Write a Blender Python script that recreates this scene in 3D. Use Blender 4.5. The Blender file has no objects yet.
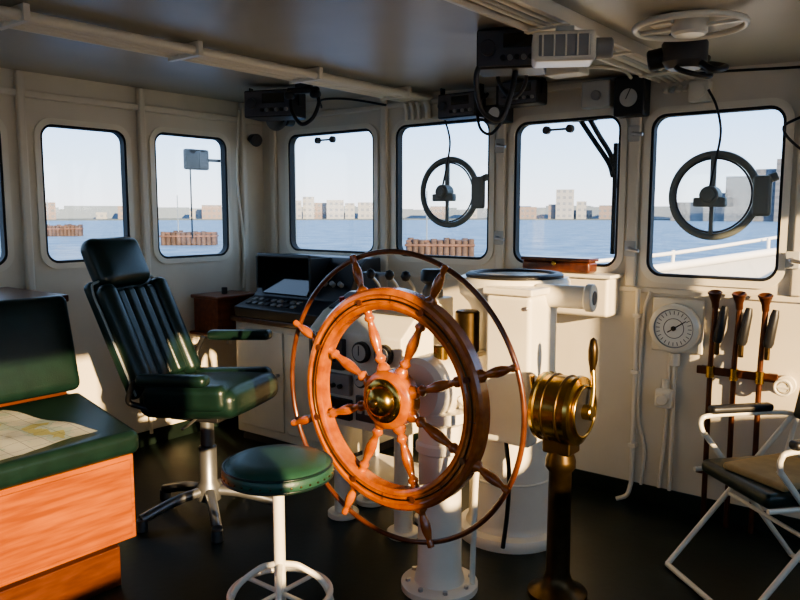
import bpy, bmesh, math, random
from mathutils import Vector, Matrix
random.seed(4)
scene = bpy.context.scene
C = scene.collection
try:
    scene.view_settings.look = 'AgX - Medium High Contrast'
except Exception:
    pass

# ------------------------------------------------------------------ materials
def M(name, col, rough=.5, metal=0, var=0, vscale=6, bump=0, bscale=60, coat=0, wood=False, col2=None, bstr=.3, spec=.5):
    m = bpy.data.materials.new(name); m.use_nodes = True
    nt = m.node_tree; b = nt.nodes['Principled BSDF']
    b.inputs['Base Color'].default_value = (*col, 1)
    b.inputs['Roughness'].default_value = rough
    b.inputs['Metallic'].default_value = metal
    b.inputs['Coat Weight'].default_value = coat
    b.inputs['Specular IOR Level'].default_value = spec
    b.inputs['Coat Roughness'].default_value = .12
    tc = nt.nodes.new('ShaderNodeTexCoord')
    if wood or var:
        mp = nt.nodes.new('ShaderNodeMapping')
        nt.links.new(tc.outputs['Object'], mp.inputs['Vector'])
        no = nt.nodes.new('ShaderNodeTexNoise')
        no.inputs['Scale'].default_value = vscale
        no.inputs['Detail'].default_value = 6
        if wood: mp.inputs['Scale'].default_value = wood if isinstance(wood, tuple) else (1, 6, 6)
        nt.links.new(mp.outputs[0], no.inputs['Vector'])
        rp = nt.nodes.new('ShaderNodeValToRGB')
        rp.color_ramp.elements[0].position = .35; rp.color_ramp.elements[1].position = .68
        c2 = col2 if col2 else tuple(max(0, c * (1 - var)) for c in col)
        rp.color_ramp.elements[0].color = (*c2, 1); rp.color_ramp.elements[1].color = (*col, 1)
        nt.links.new(no.outputs['Fac'], rp.inputs['Fac'])
        nt.links.new(rp.outputs['Color'], b.inputs['Base Color'])
    if bump:
        n2 = nt.nodes.new('ShaderNodeTexNoise'); n2.inputs['Scale'].default_value = bscale
        n2.inputs['Detail'].default_value = 4
        nt.links.new(tc.outputs['Object'], n2.inputs['Vector'])
        bp = nt.nodes.new('ShaderNodeBump'); bp.inputs['Strength'].default_value = bstr
        bp.inputs['Distance'].default_value = bump
        nt.links.new(n2.outputs['Fac'], bp.inputs['Height'])
        nt.links.new(bp.outputs[0], b.inputs['Normal'])
    return m

WALL = M('painted_steel', (.76, .70, .57), .42, var=.10, vscale=3, bump=.004, bscale=5, bstr=.25)
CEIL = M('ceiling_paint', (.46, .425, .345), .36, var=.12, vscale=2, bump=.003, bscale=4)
FLOOR = M('floor_linoleum', (.010, .020, .015), .40, var=.4, vscale=5, bump=.002, bscale=30, spec=.4)
WHITE = M('white_enamel', (.82, .77, .64), .28, var=.06, vscale=7, coat=.2)
PIPE = M('pipe_paint', (.80, .74, .61), .35)
LEATHER = M('green_leather', (.008, .025, .019), .32, var=.3, vscale=12, bump=.002, bscale=160)
LEATHER2 = M('stool_leather', (.028, .088, .058), .38, var=.2, vscale=10, bump=.002, bscale=160)
PIPING = M('grey_piping', (.35, .38, .36), .5)
BLACK = M('black_plastic', (.014, .014, .015), .42)
RUBBER = M('rubber_gasket', (.01, .01, .01), .6)
DGREY = M('dark_grey', (.06, .06, .065), .4)
GREY = M('grey_plastic', (.28, .28, .27), .45)
LGREY = M('light_grey', (.5, .5, .46), .45)
STEEL = M('brushed_steel', (.5, .5, .5), .35, metal=.9)
DSTEEL = M('base_metal', (.25, .26, .27), .35, metal=.8)
BRASS = M('brass', (.58, .38, .11), .24, metal=1, var=.35, vscale=9)
DBRASS = M('aged_brass', (.10, .065, .028), .35, metal=.9, var=.4, vscale=15)
COPPER = M('bronze_rod', (.13, .045, .02), .35, metal=.5, var=.4, vscale=15)
WHEELW = M('varnished_mahogany', (.47, .135, .022), .27, wood=(5, 5, 5), vscale=4, col2=(.28, .066, .012), coat=.7)
RINGW = M('ring_wood', (.15, .045, .016), .3, wood=(5, 5, 5), vscale=5, col2=(.08, .022, .008), coat=.5)
BENCHW = M('bench_wood', (.40, .115, .022), .35, wood=(14, 1.2, 14), vscale=3, col2=(.24, .056, .011), coat=.3)
BOXW = M('box_wood', (.24, .07, .024), .35, wood=(10, 2, 10), vscale=3, col2=(.15, .038, .013), coat=.4)
DWOOD = M('dark_wood', (.13, .037, .014), .35, wood=(10, 2, 10), vscale=3, col2=(.065, .019, .008), coat=.4)
SCREEN = M('screen_glass', (.01, .013, .014), .08, spec=.8)
DIAL = M('dial_face', (.78, .76, .68), .4)
TAN = M('tan_cloth', (.42, .31, .15), .8, var=.2, vscale=20)
RED = M('red_paint', (.5, .03, .02), .4)
RUST = M('weathered_timber', (.085, .06, .052), .85, var=.5, vscale=1.5)
RUST2 = M('rusty_waling', (.13, .075, .058), .8, var=.5, vscale=1.2)
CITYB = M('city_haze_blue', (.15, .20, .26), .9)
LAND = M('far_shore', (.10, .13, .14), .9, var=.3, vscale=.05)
HULL = M('hull_white', (.72, .72, .70), .4)
DECK = M('deck_paint', (.10, .18, .14), .6)
GREY_G = M('clearview_grey', (.17, .19, .18), .4)

def chart_mat():
    m = M('chart_paper', (.8, .77, .6), .7)
    nt = m.node_tree; b = nt.nodes['Principled BSDF']
    tc = nt.nodes.new('ShaderNodeTexCoord')
    n = nt.nodes.new('ShaderNodeTexNoise'); n.inputs['Scale'].default_value = 5; n.inputs['Detail'].default_value = 5
    rp = nt.nodes.new('ShaderNodeValToRGB'); cr = rp.color_ramp; cr.interpolation = 'CONSTANT'
    cr.elements[0].position = 0; cr.elements[0].color = (.62, .60, .26, 1)
    cr.elements[1].position = .44; cr.elements[1].color = (.62, .72, .62, 1)
    a = cr.elements.new(.50); a.color = (.80, .80, .68, 1)
    nt.links.new(tc.outputs['Object'], n.inputs['Vector']); nt.links.new(n.outputs['Fac'], rp.inputs[0])
    br = nt.nodes.new('ShaderNodeTexBrick'); br.offset = 0; br.inputs['Scale'].default_value = 1
    br.inputs['Brick Width'].default_value = .08; br.inputs['Row Height'].default_value = .08; br.inputs['Mortar Size'].default_value = .0012
    br.inputs['Color1'].default_value = (1, 1, 1, 1); br.inputs['Color2'].default_value = (1, 1, 1, 1); br.inputs['Mortar'].default_value = (.35, .35, .4, 1)
    nt.links.new(tc.outputs['Object'], br.inputs['Vector'])
    mx = nt.nodes.new('ShaderNodeMix'); mx.data_type = 'RGBA'; mx.blend_type = 'MULTIPLY'; mx.inputs[0].default_value = 1
    nt.links.new(rp.outputs[0], mx.inputs[6]); nt.links.new(br.outputs['Color'], mx.inputs[7])
    nt.links.new(mx.outputs[2], b.inputs['Base Color'])
    return m
PAPER = chart_mat()

def facade(name, wallc, winc, sc):
    m = bpy.data.materials.new(name); m.use_nodes = True
    nt = m.node_tree; b = nt.nodes['Principled BSDF']; b.inputs['Roughness'].default_value = .8
    tc = nt.nodes.new('ShaderNodeTexCoord'); sp = nt.nodes.new('ShaderNodeSeparateXYZ'); cb = nt.nodes.new('ShaderNodeCombineXYZ')
    ad = nt.nodes.new('ShaderNodeMath'); ad.operation = 'ADD'
    nt.links.new(tc.outputs['Object'], sp.inputs[0])
    nt.links.new(sp.outputs['X'], ad.inputs[0]); nt.links.new(sp.outputs['Y'], ad.inputs[1])
    nt.links.new(ad.outputs[0], cb.inputs['X']); nt.links.new(sp.outputs['Z'], cb.inputs['Y'])
    br = nt.nodes.new('ShaderNodeTexBrick'); br.offset = 0
    br.inputs['Scale'].default_value = sc
    br.inputs['Brick Width'].default_value = .35; br.inputs['Row Height'].default_value = .28
    br.inputs['Color1'].default_value = (*winc, 1); br.inputs['Color2'].default_value = (*[c * 1.15 for c in winc], 1)
    br.inputs['Mortar'].default_value = (*wallc, 1); br.inputs['Mortar Smooth'].default_value = .1
    br.inputs['Mortar Size'].default_value = .085
    nt.links.new(cb.outputs[0], br.inputs['Vector'])
    nt.links.new(br.outputs['Color'], b.inputs['Base Color'])
    return m
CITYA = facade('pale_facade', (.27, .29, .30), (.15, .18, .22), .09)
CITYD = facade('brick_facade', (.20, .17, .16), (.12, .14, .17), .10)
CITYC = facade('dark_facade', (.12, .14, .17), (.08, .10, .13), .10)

def glass_mat(name, mixf=.05, tint=(.96, .98, .98)):
    m = bpy.data.materials.new(name); m.use_nodes = True
    nt = m.node_tree; nt.nodes.remove(nt.nodes['Principled BSDF'])
    out = nt.nodes['Material Output']
    t = nt.nodes.new('ShaderNodeBsdfTransparent'); t.inputs[0].default_value = (*tint, 1)
    g = nt.nodes.new('ShaderNodeBsdfGlossy'); g.inputs['Roughness'].default_value = .03
    mx = nt.nodes.new('ShaderNodeMixShader'); mx.inputs[0].default_value = mixf
    nt.links.new(t.outputs[0], mx.inputs[1]); nt.links.new(g.outputs[0], mx.inputs[2])
    nt.links.new(mx.outputs[0], out.inputs['Surface'])
    return m
GLASS = glass_mat('window_glass', .04)

def water_mat():
    m = M('harbour_water', (.14, .225, .33), .5, spec=.25)
    nt = m.node_tree; b = nt.nodes['Principled BSDF']
    tc = nt.nodes.new('ShaderNodeTexCoord')
    n = nt.nodes.new('ShaderNodeTexNoise'); n.inputs['Scale'].default_value = .5; n.inputs['Detail'].default_value = 8
    nt.links.new(tc.outputs['Object'], n.inputs['Vector'])
    bp = nt.nodes.new('ShaderNodeBump'); bp.inputs['Strength'].default_value = 1; bp.inputs['Distance'].default_value = .7
    nt.links.new(n.outputs['Fac'], bp.inputs['Height']); nt.links.new(bp.outputs[0], b.inputs['Normal'])
    n2 = nt.nodes.new('ShaderNodeTexNoise'); n2.inputs['Scale'].default_value = .25; n2.inputs['Detail'].default_value = 8
    rp = nt.nodes.new('ShaderNodeValToRGB')
    rp.color_ramp.elements[0].position = .38; rp.color_ramp.elements[1].position = .66
    rp.color_ramp.elements[0].color = (.075, .155, .255, 1); rp.color_ramp.elements[1].color = (.17, .265, .37, 1)
    nt.links.new(tc.outputs['Object'], n2.inputs['Vector']); nt.links.new(n2.outputs['Fac'], rp.inputs[0]); nt.links.new(rp.outputs[0], b.inputs['Base Color'])
    return m
WATER = water_mat()

# ------------------------------------------------------------------ helpers
def obj(name, loc=(0, 0, 0), rz=0):
    e = bpy.data.objects.new(name, None); e.empty_display_size = .1
    e.location = loc; e.rotation_euler = (0, 0, math.radians(rz)); C.objects.link(e); return e

def finish(bm, name, parent, mat, angle=38, wn=False, T=None):
    if T is not None: bmesh.ops.transform(bm, matrix=T, verts=bm.verts)
    bmesh.ops.recalc_face_normals(bm, faces=bm.faces)
    lim = math.radians(angle)
    for f in bm.faces: f.smooth = True
    for e in bm.edges:
        if len(e.link_faces) == 2 and e.calc_face_angle(0) > lim: e.smooth = False
    me = bpy.data.meshes.new(name); bm.to_mesh(me); bm.free()
    me.materials.append(mat)
    ob = bpy.data.objects.new(name, me); ob.parent = parent; C.objects.link(ob)
    if wn:
        w = ob.modifiers.new('wn', 'WEIGHTED_NORMAL'); w.keep_sharp = True
    return ob

def R(rx=0, ry=0, rz=0):
    return (Matrix.Rotation(math.radians(rz), 4, 'Z') @ Matrix.Rotation(math.radians(ry), 4, 'Y') @ Matrix.Rotation(math.radians(rx), 4, 'X'))

def box(parent, name, c, s, mat, bev=.006, rot=(0, 0, 0), seg=3):
    bm = bmesh.new(); bmesh.ops.create_cube(bm, size=1)
    bmesh.ops.scale(bm, vec=s, verts=bm.verts)
    bev = min(bev, min(s) * .45)
    if bev > 0: bmesh.ops.bevel(bm, geom=bm.edges[:], offset=bev, segments=seg, profile=.5, affect='EDGES', clamp_overlap=True)
    return finish(bm, name, parent, mat, wn=bev > 0, T=Matrix.Translation(c) @ R(*rot))

def bx(parent, name, lo, hi, mat, bev=.006):
    c = [(a + b) / 2 for a, b in zip(lo, hi)]; s = [abs(b - a) for a, b in zip(lo, hi)]
    return box(parent, name, c, s, mat, bev)

def lathe(parent, name, prof, mat, T=Matrix(), n=40, angle=38):
    bm = bmesh.new(); rings = []
    for r, z in prof:
        rings.append([bm.verts.new((r * math.cos(2 * math.pi * i / n), r * math.sin(2 * math.pi * i / n), z)) for i in range(n)])
    for a, b in zip(rings, rings[1:]):
        for i in range(n):
            bm.faces.new((a[i], a[(i + 1) % n], b[(i + 1) % n], b[i]))
    bmesh.ops.remove_doubles(bm, verts=bm.verts, dist=1e-6)
    return finish(bm, name, parent, mat, T=T, angle=angle)

def along(p1, p2):
    p1 = Vector(p1); d = Vector(p2) - p1
    return Matrix.Translation(p1) @ d.to_track_quat('Z', 'Y').to_matrix().to_4x4(), d.length

def cyl(parent, name, p1, p2, r, mat, r2=None, n=28, bev=.15):
    T, L = along(p1, p2); r2 = r if r2 is None else r2
    b = min(r, L) * bev
    return lathe(parent, name, [(0, 0), (r - b, 0), (r, b), (r2, L - b), (max(r2 - b, 0), L), (0, L)], mat, T, n)

def catmull(pts, k=8, cyc=False):
    P = [Vector(p) for p in pts]; out = []; n = len(P)
    rng = range(n if cyc else n - 1)
    for i in rng:
        p0 = P[(i - 1) % n] if (cyc or i > 0) else P[0] * 2 - P[1]
        p1 = P[i]; p2 = P[(i + 1) % n]
        p3 = P[(i + 2) % n] if (cyc or i + 2 < n) else P[-1] * 2 - P[-2]
        for j in range(k):
            t = j / k
            out.append(.5 * ((2 * p1) + (p2 - p0) * t + (2 * p0 - 5 * p1 + 4 * p2 - p3) * t * t + (3 * p1 - p0 - 3 * p2 + p3) * t ** 3))
    if not cyc: out.append(P[-1])
    return out

def tube(parent, name, pts, r, mat, smooth=True, cyc=False, n=12, k=8):
    P = catmull(pts, k, cyc) if smooth else [Vector(p) for p in pts]
    bm = bmesh.new(); rings = []; N = len(P)
    prev = None
    for i in range(N):
        if cyc: t = (P[(i + 1) % N] - P[i - 1]).normalized()
        else: t = (P[min(i + 1, N - 1)] - P[max(i - 1, 0)]).normalized()
        if prev is None:
            u = t.orthogonal().normalized()
        else:
            u = (prev - t * prev.dot(t)).normalized()
        prev = u; v = t.cross(u)
        rings.append([bm.verts.new(P[i] + (u * math.cos(a) + v * math.sin(a)) * r) for a in [2 * math.pi * j / n for j in range(n)]])
    for i in range(N if cyc else N - 1):
        a = rings[i]; b = rings[(i + 1) % N]
        for j in range(n): bm.faces.new((a[j], a[(j + 1) % n], b[(j + 1) % n], b[j]))
    if not cyc:
        bm.faces.new(rings[0]); bm.faces.new(rings[-1])
    return finish(bm, name, parent, mat, angle=60)

def torus(parent, name, c, Rr, r, mat, T=None, n=64, m=14, axis='Z'):
    prof = [(Rr + r * math.cos(a), r * math.sin(a)) for a in [2 * math.pi * i / m for i in range(m + 1)]]
    T0 = Matrix.Translation(c)
    if axis == 'Y': T0 = T0 @ R(90, 0, 0)
    if axis == 'X': T0 = T0 @ R(0, 90, 0)
    if T is not None: T0 = T
    return lathe(parent, name, prof, mat, T0, n, angle=70)

def pad(parent, name, c, s, mat, rad=.03, bulge=(0, 0, 0), rot=(0, 0, 0)):
    N = 15; bm = bmesh.new(); bmesh.ops.create_cube(bm, size=1)
    bmesh.ops.subdivide_edges(bm, edges=bm.edges[:], cuts=N - 1, use_grid_fill=True)
    rad = min(rad, min(s) * .49); h = [x / 2 for x in s]
    def mp(cc, hh):
        i = round((cc + .5) * N)
        if i <= 4: return -hh + rad * i / 4
        if i >= N - 4: return hh - rad * (N - i) / 4
        return -hh + rad + (2 * hh - 2 * rad) * (i - 4) / (N - 8)
    for v in bm.verts:
        p = [mp(v.co[k], h[k]) for k in range(3)]
        q = [max(-h[k] + rad, min(h[k] - rad, p[k])) for k in range(3)]
        d = Vector([p[k] - q[k] for k in range(3)])
        if d.length > 1e-7: d = d.normalized() * rad
        u = [p[k] / h[k] for k in range(3)]
        e = [bulge[k] * u[k] * max(0, 1 - u[(k + 1) % 3] ** 2) * max(0, 1 - u[(k + 2) % 3] ** 2) for k in range(3)]
        v.co = Vector(q) + d + Vector(e)
    return finish(bm, name, parent, mat, angle=80, T=Matrix.Translation(c) @ R(*rot))

def rr(x0, x1, y0, y1, r, n=7):
    pts = []
    for cx, cy, a0 in ((x1 - r, y1 - r, 0), (x0 + r, y1 - r, 90), (x0 + r, y0 + r, 180), (x1 - r, y0 + r, 270)):
        for i in range(n + 1):
            a = math.radians(a0 + 90 * i / n); pts.append((cx + r * math.cos(a), cy + r * math.sin(a)))
    return pts

def plate(parent, name, outer, holes, th, mat, T):
    bm = bmesh.new(); es = []
    for loop in [outer] + holes:
        vs = [bm.verts.new((x, y, 0)) for x, y in loop]
        for i in range(len(vs)): es.append(bm.edges.new((vs[i], vs[(i + 1) % len(vs)])))
    bmesh.ops.triangle_fill(bm, use_beauty=True, use_dissolve=False, edges=es)
    g = bmesh.ops.extrude_face_region(bm, geom=bm.faces[:])
    bmesh.ops.translate(bm, vec=(0, 0, th), verts=[e for e in g['geom'] if isinstance(e, bmesh.types.BMVert)])
    return finish(bm, name, parent, mat, T=T, angle=30)

def prism(parent, name, prof, x0, x1, mat, bev=.006):
    bm = bmesh.new()
    a = [bm.verts.new((x0, y, z)) for y, z in prof]; b = [bm.verts.new((x1, y, z)) for y, z in prof]
    n = len(prof); bm.faces.new(a); bm.faces.new(b)
    for i in range(n): bm.faces.new((a[i], a[(i + 1) % n], b[(i + 1) % n], b[i]))
    bmesh.ops.recalc_face_normals(bm, faces=bm.faces)
    if bev: bmesh.ops.bevel(bm, geom=bm.edges[:], offset=bev, segments=2, profile=.5, affect='EDGES', clamp_overlap=True)
    return finish(bm, name, parent, mat, wn=True)

def basis(o, x, y):
    x = Vector(x); y = Vector(y); z = x.cross(y)
    m = Matrix((x, y, z)).transposed().to_4x4(); m.translation = Vector(o); return m

# ------------------------------------------------------------------ room shell
XL, XR, YF, YA = -4.33, 1.5, 3.87, -1.3
TH = .06
FT = basis((0, YF + TH, 0), (1, 0, 0), (0, 0, 1))
LT = basis((XL - TH, 0, 0), (0, 1, 0), (0, 0, 1))
RT = basis((XR + TH, 0, 0), (0, -1, 0), (0, 0, 1))
AT = basis((0, YA - TH, 0), (-1, 0, 0), (0, 0, 1))

front_w = [(-4.045, -3.235, 1.27, 2.10), (-3.049, -2.346, 1.265, 2.10), (-2.178, -1.549, 1.256, 2.056), (-1.389, -.765, 1.222, 2.04), (-.60, .02, 1.22, 2.03), (.20, .85, 1.22, 2.02)]
left_w = [(1.40, 1.96, 1.25, 2.05), (2.18, 2.725, 1.25, 2.055), (2.93, 3.52, 1.24, 2.07), (.6, 1.2, 1.25, 2.05), (-.2, .4, 1.25, 2.05)]
right_w = [(-3.3, -2.62, 1.10, 2.08), (-2.43, -1.75, 1.10, 2.08), (-1.58, -.90, 1.10, 2.08), (-.73, -.05, 1.10, 2.08), (.18, 1.08, 1.05, 2.08)]
aft_w = [(-1.2, -.5, 1.2, 2.0), (-.2, .6, 1.2, 2.0), (.9, 1.7, 1.2, 2.0), (2.1, 2.9, 1.2, 2.0)]  # out-of-view windows, added and sized to let sky light in behind the camera
wi = 0
def wall(name, T, x0, x1, wins, ztop=2.42):
    global wi
    plate(None, name, [(x0, 0), (x1, 0), (x1, ztop), (x0, ztop)], [rr(*w, .075) for w in wins], TH, WALL, T)
    for w in wins:
        wi += 1
        e = obj('window_%d' % wi)
        def ring(nm, o, i, d0, th, mat, ro, ri):
            plate(e, nm, rr(w[0] - o, w[1] + o, w[2] - o, w[3] + o, ro), [rr(w[0] + i, w[1] - i, w[2] + i, w[3] - i, ri)], th, mat, T @ Matrix.Translation((0, 0, d0)))
        ring('moulding', .035, -.001, TH, .014, WHITE, .105, .076)
        ring('gasket', .004, .013, .02, TH - .012, RUBBER, .078, .065)
        plate(e, 'glass_pane', rr(w[0] + .008, w[1] - .008, w[2] + .008, w[3] - .008, .07), [], .006, GLASS, T @ Matrix.Translation((0, 0, .022)))
wall('wall_front', FT, XL - TH, XR + TH, front_w)
wall('wall_left', LT, YA - TH, YF, left_w)
wall('wall_right', RT, -YF, -YA + TH, right_w)
wall('wall_aft', AT, -XR, -XL, aft_w)

def cz(x): return 2.336 - .031 * (x - XL)
bm = bmesh.new()
vs = [bm.verts.new(p) for p in [(XL, YA, cz(XL)), (XR, YA, cz(XR)), (XR, YF, cz(XR)), (XL, YF, cz(XL)), (XL, YA, 2.45), (XR, YA, 2.45), (XR, YF, 2.45), (XL, YF, 2.45)]]
for f in ((0, 1, 2, 3), (4, 5, 6, 7), (0, 1, 5, 4), (1, 2, 6, 5), (2, 3, 7, 6), (3, 0, 4, 7)): bm.faces.new([vs[i] for i in f])
finish(bm, 'ceiling', None, CEIL)
bx(None, 'floor', (XL - TH, YA - TH, -.08), (XR + TH, YF + TH, 0), FLOOR, 0)
bx(None, 'baseboard_front', (XL, YF - .012, 0), (XR, YF, .10), FLOOR, .003)
bx(None, 'baseboard_left', (XL, YA, 0), (XL + .012, YF - .012, .10), FLOOR, .003)
tn = 0
def trim(lo, hi, mat=WALL, bev=.012):
    global tn
    tn += 1; bx(None, 'trim_%d' % tn, lo, hi, mat, bev)
for x in (-4.20, -3.142, -2.262, -1.469, -.68):
    trim((x - .028, YF - .03, 1.16), (x + .028, YF, cz(x) + .0))
for y in (2.07, 2.83, 3.66, 1.30):
    trim((XL, y - .022, .9), (XL + .045, y + .022, 2.33))
trim((XL, YF - .022, 2.21), (XR, YF, 2.245), WALL, .008)
trim((XL, YA, 2.19), (XL + .03, YF - .03, 2.23), WALL, .008)
trim((XL + .001, YF - .016, 1.13), (XR, YF, 1.16), WALL, .006)

# ------------------------------------------------------------------ ceiling pipes
e = obj('ceiling_pipe_run', (-2.84, 0, 0))
for i, (dx, r) in enumerate(((-.11, .014), (-.06, .012), (-.01, .012), (.06, .020))):
    z = cz(-2.8) - .042
    tube(e, 'pipe_%d' % i, [(dx, YA + .01, z), (dx, 3.70, z), (dx, 3.82, z - .03), (dx, 3.845, z - .12)], r, PIPE, k=6)
for i in range(7):
    bx(e, 'clip_%d' % i, (-.13, -.9 + i * .75, cz(-2.8) - .064), (.095, -.875 + i * .75, cz(-2.8) - .002), PIPE, .003)
e = obj('ceiling_cable_tray', (-1.27, 0, 0))
z = cz(-1.27)
bx(e, 'rail_1', (-.09, YA + .02, z - .05), (-.075, 3.84, z - .002), PIPE, .002)
bx(e, 'rail_2', (.075, YA + .02, z - .05), (.09, 3.84, z - .002), PIPE, .002)
for i, dx in enumerate((-.05, -.02, .012, .045)):
    tube(e, 'cable_%d' % i, [(dx, YA + .03, z - .03), (dx, 1.2, z - .028), (dx + .005, 3.7, z - .03), (dx, 3.84, z - .1)], .013, PIPE if i != 1 else LGREY, k=6)
for i in range(9):
    bx(e, 'rung_%d' % i, (-.09, -.9 + i * .56, z - .056), (.09, -.87 + i * .56, z - .046), PIPE, .002)

# ------------------------------------------------------------------ ship's wheel and pedestal
WX, WY, WZ = -1.738, 2.170, .848
w = obj('ships_wheel', (WX, WY, 0))
WT = Matrix.Translation((0, 0, WZ)) @ R(90, 0, 0)
rim = [(.342, -.024), (.342, .024), (.350, .032), (.362, .034), (.368, .028), (.394, .028), (.400, .034), (.414, .032), (.423, .022), (.423, -.022), (.414, -.032), (.40, -.034), (.394, -.028), (.368, -.028), (.362, -.034), (.35, -.032), (.342, -.024)]
lathe(w, 'wooden_rim', rim, WHEELW, WT, 96)
torus(w, 'rim_inlay', (0, 0, 0), .381, .0035, DBRASS, T=WT @ Matrix.Translation((0, 0, .029)), n=96, m=8)
torus(w, 'outer_ring', (0, 0, 0), .556, .0098, RINGW, T=Matrix.Translation((0, .02, WZ)) @ R(90, 0, 0), n=110)
sp = [(0, .07), (.026, .07), (.027, .12), (.022, .13), (.014, .14), (.022, .153), (.022, .161), (.012, .173), (.016, .195), (.0215, .225), (.0205, .25), (.015, .28), (.012, .302), (.020, .312), (.020, .322), (.014, .33), (.019, .346)]
hp = [(.0, .415), (.022, .418), (.024, .430), (.013, .44), (.012, .448), (.016, .465), (.0195, .487), (.018, .51), (.013, .53), (.010, .542), (.014, .55), (.013, .568), (0, .574)]
for i in range(8):
    a = 22.5 + 45 * i + 3
    T = Matrix.Translation((0, 0, WZ)) @ R(0, a, 0)
    lathe(w, 'spoke_%d' % i, sp, WHEELW, T, 20, angle=60)
    lathe(w, 'handle_%d' % i, hp, WHEELW, T, 20, angle=60)
    T2 = T @ Matrix.Translation((0, -.031, .381)) @ R(90, 0, 0)
    lathe(w, 'plug_%d' % i, [(0, 0), (.012, 0), (.012, .006), (0, .006)], DWOOD, T2, 16)
    box(w, 'felloe_joint_%d' % i, (.382 * math.sin(math.radians(a + 22.5)), -.0292, WZ + .382 * math.cos(math.radians(a + 22.5))), (.003, .002, .026), DWOOD, 0, rot=(0, a + 22.5, 0))
lathe(w, 'wooden_hub', [(0, -.045), (.10, -.045), (.112, -.035), (.112, .03), (.102, .042), (.085, .046), (0, .046)], WHEELW, WT)
lathe(w, 'brass_hub', [(0, .045), (.082, .045), (.084, .052), (.078, .058), (.062, .060), (.058, .075), (.050, .088), (.034, .098), (.018, .102), (0, .104)], BRASS, WT)
lathe(w, 'hub_nut', [(0, .10), (.016, .10), (.016, .112), (.008, .118), (0, .118)], DBRASS, WT, 12)
for i in range(6):
    a = math.radians(60 * i + 20)
    lathe(w, 'hub_screw_%d' % i, [(0, .056), (.006, .056), (.006, .062), (0, .063)], DBRASS, WT @ Matrix.Translation((.071 * math.cos(a), .071 * math.sin(a), 0)), 10)
cyl(w, 'axle', (0, .04, WZ), (0, .14, WZ), .035, DSTEEL)

p = obj('steering_pedestal', (WX + .04, 2.44, 0))
lathe(p, 'column', [(0, 0), (.16, 0), (.16, .025), (.15, .032), (.105, .035), (.10, .06), (.092, .08), (.088, .40), (.088, .58), (.10, .59), (.10, .62), (.09, .63), (.09, .70), (.12, .72), (.12, .76), (0, .76)], WHITE)
for i in range(8):
    a = math.radians(45 * i); cyl(p, 'bolt_%d' % i, (.132 * math.cos(a), .132 * math.sin(a), .028), (.132 * math.cos(a), .132 * math.sin(a), .045), .011, STEEL, n=6)
lathe(p, 'gear_housing', [(0, -.12), (.09, -.12), (.115, -.10), (.13, -.05), (.13, .10), (.11, .12), (0, .125)], WHITE, Matrix.Translation((-.04, 0, WZ)) @ R(90, 0, 0))
tube(p, 'hydraulic_line', [(.09, .0, .82), (.16, .02, .7), (.15, .03, .4), (.13, .05, .1), (.13, .05, .02)], .012, WHITE)
cyl(p, 'filler_cap', (0, 0, .96), (0, 0, 1.02), .03, BRASS)

# ------------------------------------------------------------------ instrument console (behind wheel)
k = obj('instrument_console', (-2.26, 2.62, 0))
prism(k, 'cabinet', [(0, .52), (0, .98), (.10, 1.06), (.30, 1.14), (.42, 1.14), (.42, .52)], -.36, .22, WHITE, .01)
for i, (x, y) in enumerate(((-.25, .12), (.14, .12), (-.25, .34), (.14, .34))):
    cyl(k, 'leg_%d' % i, (x, y, .02), (x, y, .54), .045, WHITE)
    cyl(k, 'leg_foot_%d' % i, (x, y, 0), (x, y, .03), .08, WHITE)
bx(k, 'cross_shelf', (-.28, .08, .24), (.18, .38, .27), WHITE)
bx(k, 'recorder', (-.33, -.035, .80), (-.11, .0, .95), DGREY)
bx(k, 'recorder_window', (-.31, -.04, .84), (-.15, -.034, .93), SCREEN, .002)
bx(k, 'radio_upper', (-.33, -.03, .68), (-.07, .0, .78), GREY)
bx(k, 'radio_lower', (-.33, -.03, .56), (-.07, .0, .66), BLACK)
for j in range(3):
    for i in range(5):
        zz = (.61, .725, .965)[j]
        cyl(k, 'knob_%d_%d' % (j, i), (-.30 + i * .045, -.03, zz), (-.30 + i * .045, -.05, zz), .011, LGREY if j == 0 else BLACK, n=14)
for i, (x, z, r) in enumerate(((-.005, .90, .05), (.13, .90, .05), (-.005, .77, .04), (.13, .77, .04))):
    cyl(k, 'gauge_body_%d' % i, (x, 0, z), (x, -.03, z), r, BLACK)
    cyl(k, 'gauge_face_%d' % i, (x, -.029, z), (x, -.033, z), r * .78, LGREY)
    box(k, 'gauge_needle_%d' % i, (x, -.035, z + r * .2), (.004, .002, r * .9), BLACK, 0, rot=(0, 30 * i, 0))
bx(k, 'switch_panel', (-.04, -.02, .57), (.18, 0, .69), DGREY, .004)
for i in range(4): bx(k, 'switch_%d' % i, (-.02 + i * .048, -.032, .61), (.005 + i * .048, -.02, .65), LGREY, .002)
box(k, 'sloped_panel', (-.07, .19, 1.103), (.52, .17, .012), DGREY, .003, rot=(21.8, 0, 0))
for i in range(5):
    cyl(k, 'lamp_%d' % i, (-.29 + i * .09, .17, 1.10), (-.29 + i * .09, .165, 1.125), .014, RED if i % 3 == 0 else LGREY, n=16)
for i, x in enumerate((-.14, -.02, .08)):
    tube(k, 'lever_%d' % i, [(x, .30, 1.14), (x, .27, 1.19), (x, .22, 1.235)], .009, STEEL)
    lathe(k, 'lever_knob_%d' % i, [(0, -.026), (.016, -.02), (.025, 0), (.016, .02), (0, .026)], BLACK, Matrix.Translation((x, .215, 1.245)), 20, 80)
lathe(k, 'tiller_mount', [(0, 1.14), (.05, 1.14), (.05, 1.17), (.035, 1.20), (.06, 1.22), (.06, 1.26), (.05, 1.275), (0, 1.275)], BLACK, Matrix.Translation((.15, .34, 0)))
pad(k, 'lens_box', (-.25, .36, 1.19), (.14, .1, .1), DGREY, .02)

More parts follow.
